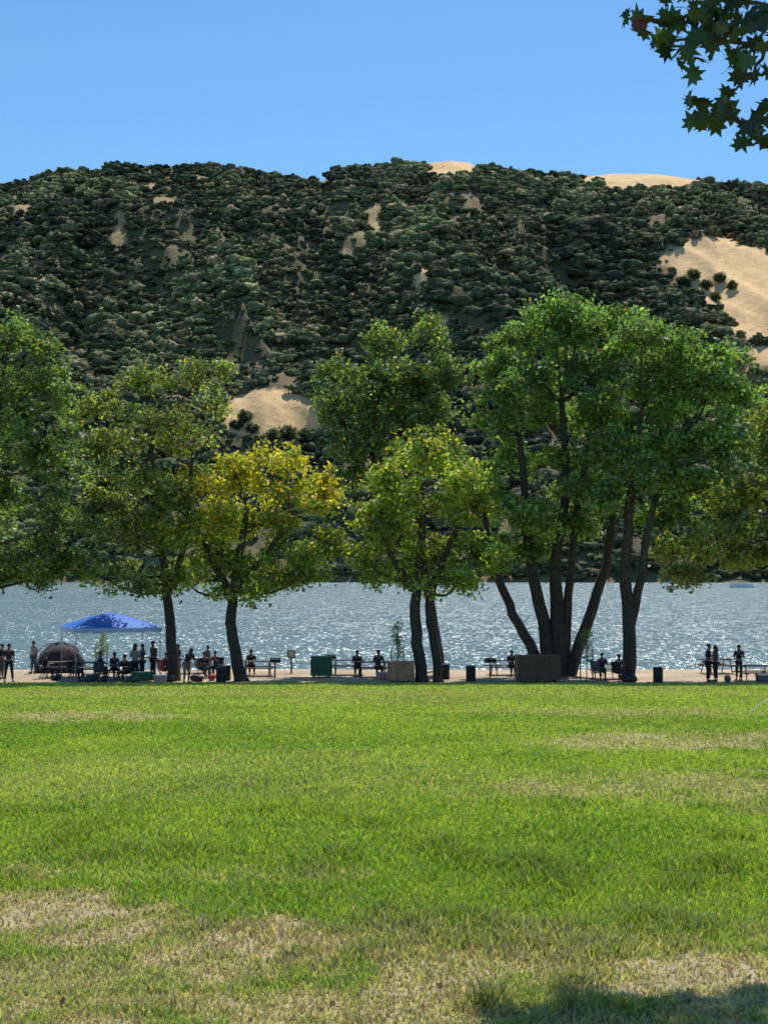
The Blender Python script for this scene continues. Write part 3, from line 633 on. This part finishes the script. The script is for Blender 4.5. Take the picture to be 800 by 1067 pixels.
sapling(414,71.9,2.9); sapling(610,70.9,2.4); sapling(107,76.5,2.2)
# ---------------------------------------------------------------- people
def skin(verts,edges,rad,sub=1):
    me=bpy.data.meshes.new('tmp'); me.from_pydata(verts,edges,[]); me.update()
    ob=bpy.data.objects.new('tmp',me); sc.collection.objects.link(ob)
    ob.modifiers.new('s','SKIN')
    for i,r in enumerate(rad): me.skin_vertices[0].data[i].radius=(r if isinstance(r,tuple) else (r,r))
    me.skin_vertices[0].data[0].use_root=True
    sb=ob.modifiers.new('u','SUBSURF'); sb.levels=sub; sb.render_levels=sub
    dg=bpy.context.evaluated_depsgraph_get(); dg.update(); ev=ob.evaluated_get(dg); r=ev.to_mesh()
    V=[v.co[:] for v in r.vertices]; Fc=[tuple(p.vertices) for p in r.polygons]; ev.to_mesh_clear()
    bpy.data.objects.remove(ob); bpy.data.meshes.remove(me); return V,Fc
skins=[pmat('skin_a',(.22,.12,.08),.6,0,.05),pmat('skin_b',(.15,.085,.055),.6,0,.05)]
cl={}
def cloth(c):
    if c not in cl: cl[c]=pmat('cloth_%d'%len(cl),c,.9,0,.15,12)
    return cl[c]
M_hair=pmat('dark_hair',(.015,.011,.009),.6); M_shoe=pmat('dark_shoes',(.03,.028,.027),.7)
def person(px,d,rot,pose,top,bot,label,h=1.0,shorts=False,skn=0,dz=0,longhair=False):
    loc=list(at(px,d)); loc[2]+=dz
    e=thing('person',tuple(loc),rot,label,'person')
    sit=pose.startswith('sit')
    pz=.95 if not sit else .53
    pel=np.array([0,0,pz])
    if pose=='bend': tor=np.array([0,-.62,.78])
    elif sit: tor=np.array([0,-.12,.99])
    elif pose=='talk': tor=np.array([.03,-.04,1.])
    else: tor=np.array([0,-.03,1.])
    tor=tor/np.linalg.norm(tor)
    waist=pel+tor*.16; chest=pel+tor*.36; nb_=pel+tor*.50; neck=pel+tor*.56+np.array([0,-.01,0])
    hup=np.array([0,-.1,1.]) if pose!='bend' else np.array([0,-.5,.85]); hup=hup/np.linalg.norm(hup)
    h1=neck+hup*.06; h2=neck+hup*.13+np.array([0,-.012,0]); h3=neck+hup*.20
    L={}
    for s_ in (-1,1):
        hip=pel+np.array([s_*.09,0,-.05])
        if sit: kn=hip+np.array([s_*.03,-.42,.03]); an=kn+np.array([0,.03,-.43]); 
        elif pose=='walk': kn=hip+np.array([s_*.01,-.12*s_-.04,-.41]); an=kn+np.array([0,.02+.12*(1 if s_<0 else -.3),-.40])
        elif pose=='bend': kn=hip+np.array([s_*.03,-.06,-.42]); an=kn+np.array([0,.06,-.40])
        elif pose=='stand': kn=hip+np.array([s_*.05,-.05*(s_>0)-.01,-.42]); an=kn+np.array([s_*.04,.03,-.41])
        else: kn=hip+np.array([s_*.02,-.02,-.42]); an=kn+np.array([s_*.01,.03,-.41])
        an[2]=max(an[2],.075); 
        if abs(an[2]-.08)<.12: an[2]=.08
        toe=an+np.array([s_*.02,-.17,-.04]); 
        sh=nb_-tor*.03+np.array([s_*.18,0,0])
        if pose=='stand': el=sh+np.array([s_*.05,.03,-.29]); wr=el+np.array([s_*.0,-.06,-.25])
        elif pose=='walk': el=sh+np.array([s_*.05,.08*s_,-.28]); wr=el+np.array([0,-.10+.04*s_,-.23])
        elif pose=='talk': el=sh+np.array([s_*.08,.02,-.28]); wr=el+np.array([-s_*.10,-.20,.10 if s_>0 else -.02])
        elif pose=='bend': el=sh+np.array([s_*.02,-.10,-.27]); wr=el+np.array([-s_*.03,-.14,-.20])
        elif pose=='sit_drink': el=sh+np.array([s_*.05,-.12,-.25]); wr=el+np.array([-s_*.05,-.16,.20 if s_>0 else .0])
        else: el=sh+np.array([s_*.06,-.10,-.26]); wr=el+np.array([-s_*.05,-.24,.02])
        pd=(wr-el)/np.linalg.norm(wr-el); pm=wr+pd*.08
        L[s_]=(hip,kn,an,toe,sh,el,wr,pm,pd)
    v=[pel,waist,chest,nb_,neck,h1,h2,h3]; r=[(.155,.115),(.135,.10),(.165,.11),(.12,.085),.056,(.066,.075),(.078,.095),(.06,.07)]
    ed=[(0,1),(1,2),(2,3),(3,4),(4,5),(5,6),(6,7)]
    fm=MB()
    for s_ in (-1,1):
        hip,kn,an,toe,sh,el,wr,pm,pd=L[s_]; b=len(v)
        th=(hip+kn)/2; cf=kn*.65+an*.35
        v+=[hip,th,kn,cf,an,toe]; r+=[.095,.082,.058,.058,.038,(.042,.028)]; ed+=[(0,b),(b,b+1),(b+1,b+2),(b+2,b+3),(b+3,b+4),(b+4,b+5)]
        b=len(v); v+=[sh,(sh+el)/2,el,wr,pm]; r+=[.058,.05,.038,.026,(.040,.018)]; ed+=[(3,b),(b,b+1),(b+1,b+2),(b+2,b+3),(b+3,b+4)]
        side=np.cross(pd,[0,1,.2]); side/=np.linalg.norm(side)+1e-9; pal=np.cross(side,pd)
        for k,(o_,ln) in enumerate(((-.027,.066),(-.009,.076),(.009,.072),(.027,.056))):
            p0=pm+side*o_-pd*.01; p1=p0+pd*ln*.55; p2=p1+pd*ln*.35-pal*.018*(1+k*.15); p3=p2+pd*ln*.12-pal*.02
            fm.tube([p0,p1,p2,p3],[.010,.0095,.0085,.006],6)
        p0=pm-pd*.055-side*.025; fm.tube([p0,p0-side*.03+pd*.025,p0-side*.035+pd*.055],[.012,.011,.008],6)
    V,Fc=skin([tuple(map(float,q)) for q in v],ed,r)
    b=MB(); b.add(V,Fc); b.add(fm.v,fm.f)
    fr=h2+np.array([0,-.088,0])
    b.tube([fr+[0,.01,.02],fr+[0,-.022,-.012],fr+[0,.005,-.022]],[.008,.014,.008],6)
    for s_ in (-1,1): b.ell(h2+[s_*.083,.0,0],(.012,.025,.034),8,6)
    part(b,'body',skins[skn],e,True)
    for s_ in (-1,1): ey=MB(); ey.ell(fr+[s_*.032,.008,.022],(.013,.008,.008),8,6); part(ey,'eye',M_blk,e)
    mo=MB(); mo.ell(fr+[0,.008,-.045],(.026,.008,.007),8,6); part(mo,'mouth',cloth((.25,.08,.07)),e)
    v=[waist-tor*.10,waist,chest,nb_]; r=[(.165,.128),(.153,.118),(.18,.125),(.135,.098)]; ed=[(0,1),(1,2),(2,3)]
    for s_ in (-1,1):
        hip,kn,an,toe,sh,el,wr,pm,pd=L[s_]; bb=len(v); v+=[sh,(sh+el)/2,sh*.15+el*.85]; r+=[.07,.064,.058]; ed+=[(3,bb),(bb,bb+1),(bb+1,bb+2)]
    V,Fc=skin([tuple(map(float,q)) for q in v],ed,r); b=MB(); b.add(V,Fc); part(b,'shirt',cloth(top),e,True)
    v=[pel+tor*.04]; r=[(.165,.128)]; ed=[]
    for s_ in (-1,1):
        hip,kn,an,toe,*_=L[s_]; bb=len(v); end=(hip*.1+kn*.9) if shorts else (kn*.1+an*.9)
        v+=[hip,(hip+kn)/2,end] if shorts else [hip,(hip+kn)/2,kn,end]; r+=[.108,.098,.088] if shorts else [.108,.094,.072,.056]
        ed+=[(0,bb)]+[(bb+i,bb+i+1) for i in range(2 if shorts else 3)]
    V,Fc=skin([tuple(map(float,q)) for q in v],ed,r); b=MB(); b.add(V,Fc); part(b,'shorts' if shorts else 'trousers',cloth(bot),e,True)
    for s_ in (-1,1):
        an,toe=L[s_][2],L[s_][3]; b=MB(); V,Fc=skin([tuple(an+[0,.03,-.03]),tuple((an+toe)/2+[0,0,-.02]),tuple(toe+[0,-.02,-.01])],[(0,1),(1,2)],[(.045,.045),(.05,.04),(.045,.03)]); b.add(V,Fc); part(b,'shoe',M_shoe,e,True)
    hb=MB(); c=(h2+h3)/2+np.array([0,.022,.01]); hb.ell(c,(.092,.105,.105),14,10,-.35)
    if longhair: hb.tube([c+[0,.05,0],c+[0,.08,-.15],c+[0,.07,-.30]],[.085,.08,.04],10)
    part(hb,'hair',M_hair,e,True)
    e.scale=(h,h,h)
DK=(.02,.022,.03); BK=(.012,.012,.014)
person(11,71,.4,'stand',DK,BK,'person in dark clothes standing by the tent',1.06)
person(37,77,-.6,'stand',(.24,.22,.21),(.06,.07,.1),'person in pale top standing beside the tent',.98)
person(3,73,1.2,'talk',BK,(.05,.05,.07),'person in black shirt talking')
person(120,73,.5,'sit',(.04,.04,.05),DK,'seated person in dark clothes at table under canopy')
person(142,71,2.7,'talk',(.22,.23,.25),DK,'person in grey shirt standing under the canopy',1.06,longhair=True)
person(161,73.5,-.8,'stand',(.10,.05,.05),BK,'person in dark red shirt standing at canopy edge',1.07)
person(149,72.4,2.2,'talk',(.06,.06,.08),DK,'person in dark shirt facing away under canopy',1.0)
person(104,73.6,2.2,'sit_drink',(.06,.06,.08),DK,'person in dark shirt sitting under canopy',1.0)
person(173,73.0,2.4,'sit',(.03,.03,.04),DK,'person in black sitting in folding chair',1.0)
person(195,69.6,.7,'bend',BK,(.45,.20,.17),'person in black top and pink shorts leaning forward',1.04,True,1,longhair=True)
person(217,75,1.0,'stand',(.16,.13,.12),DK,'person in brownish shirt beside the tree trunk',.9)
person(213,73.5,.6,'sit',DK,DK,'seated person in dark clothes beside the tree')
person(186,74.6,2.3,'talk',DK,BK,'person in dark clothes standing near the canopy',.95)
person(226,74.5,-.5,'sit_drink',(.05,.05,.06),BK,'person in dark clothes sitting by the shore')
person(262,75.6,3.1,'sit',BK,DK,'person in black sitting at picnic table')
person(48,73.2,1.9,'sit',BK,DK,'person in black sitting near the tent')
person(80,71.2,.9,'sit',DK,DK,'person in dark clothes sitting beside the canopy')
person(132,71,-.4,'sit',BK,DK,'person in black sitting in grey folding chair')
person(372,74.8,.1,'sit',DK,DK,'person in dark shirt sitting at picnic table')
person(394,73.8,3.0,'sit_drink',(.03,.03,.03),BK,'person in black sitting at picnic table',1.06)
person(532,75.2,.2,'sit',DK,BK,'person in dark clothes sitting at picnic table')
person(626,72.4,2.9,'sit',(.05,.03,.04),BK,'person in dark clothes sitting on a bench')
person(643,71.3,2.6,'sit_drink',(.10,.10,.13),DK,'person in grey shirt sitting in folding chair')
person(736,71,1.0,'talk',BK,BK,'person in black standing close to a companion',1.05)
person(744,71.3,-1.4,'talk',(.14,.10,.09),DK,'person in brown top standing beside companion',1.0,longhair=True)
person(768,72,-.5,'talk',BK,(.03,.035,.05),'person in black shirt standing by picnic table',1.0)
# boat
x,y=(772-400)/F*620,620
e=thing('pontoon_boat',(x,y,WZ),.3,'small pontoon boat with dark canopy on the lake','boat')
b=MB()
for sy in (-1.1,1.1): b.tube([(-4,sy,.25),(-3.5,sy,.15),(3.4,sy,.15),(4.2,sy,.45)],[.25,.38,.38,.1],10)
part(b,'hull',M_white,e,True)
b=MB(); b.box((0,0,.62),(7.6,2.7,.14)); 
for sy in (-1.3,1.3): b.box((0,sy,1.05),(7.0,.06,.7))
b.box((-1.5,0,1.1),(.8,1.8,.7)); b.box((2,0,1.1),(.8,1.8,.7)); part(b,'deck',M_white,e)
b=MB()
for sx in (-2.2,1.6):
    for sy in (-1.2,1.2): b.tube([(sx,sy,.7),(sx,sy,2.7)],[.05,.05],6)
part(b,'canopy_frame',M_steel,e)
b=MB(); b.box((-.3,0,2.8),(5.4,2.8,.35)); part(b,'canopy_cover',M_tent,e,bevel=.08)
e.scale=(1.3,1.3,1.3)
# guy rope
d0=F*1.6/(742-HY-F*.0535); a_=np.array([(777-400)/F*d0,d0,-.0535*d0]) 
e=thing('guy_rope',tuple(a_),0,'thin white guy rope staked into the lawn','rope')
q=P(850,690,d0)-a_; b=MB(); b.tube([(0,0,0),tuple(q*.5+np.array([0,0,-.03])),tuple(q)],[.012,.012,.012],6); part(b,'rope',M_white,e)
b=MB(); b.tube([(-.02,0,-.08),(0,0,.10)],[.012,.014],6); part(b,'stake',M_steel,e)
b=MB(); b.tube([(float(q[0]),float(q[1]),0.),(float(q[0]),float(q[1]),float(q[2]))],[.03,.03],8); part(b,'pole',M_steel,e)
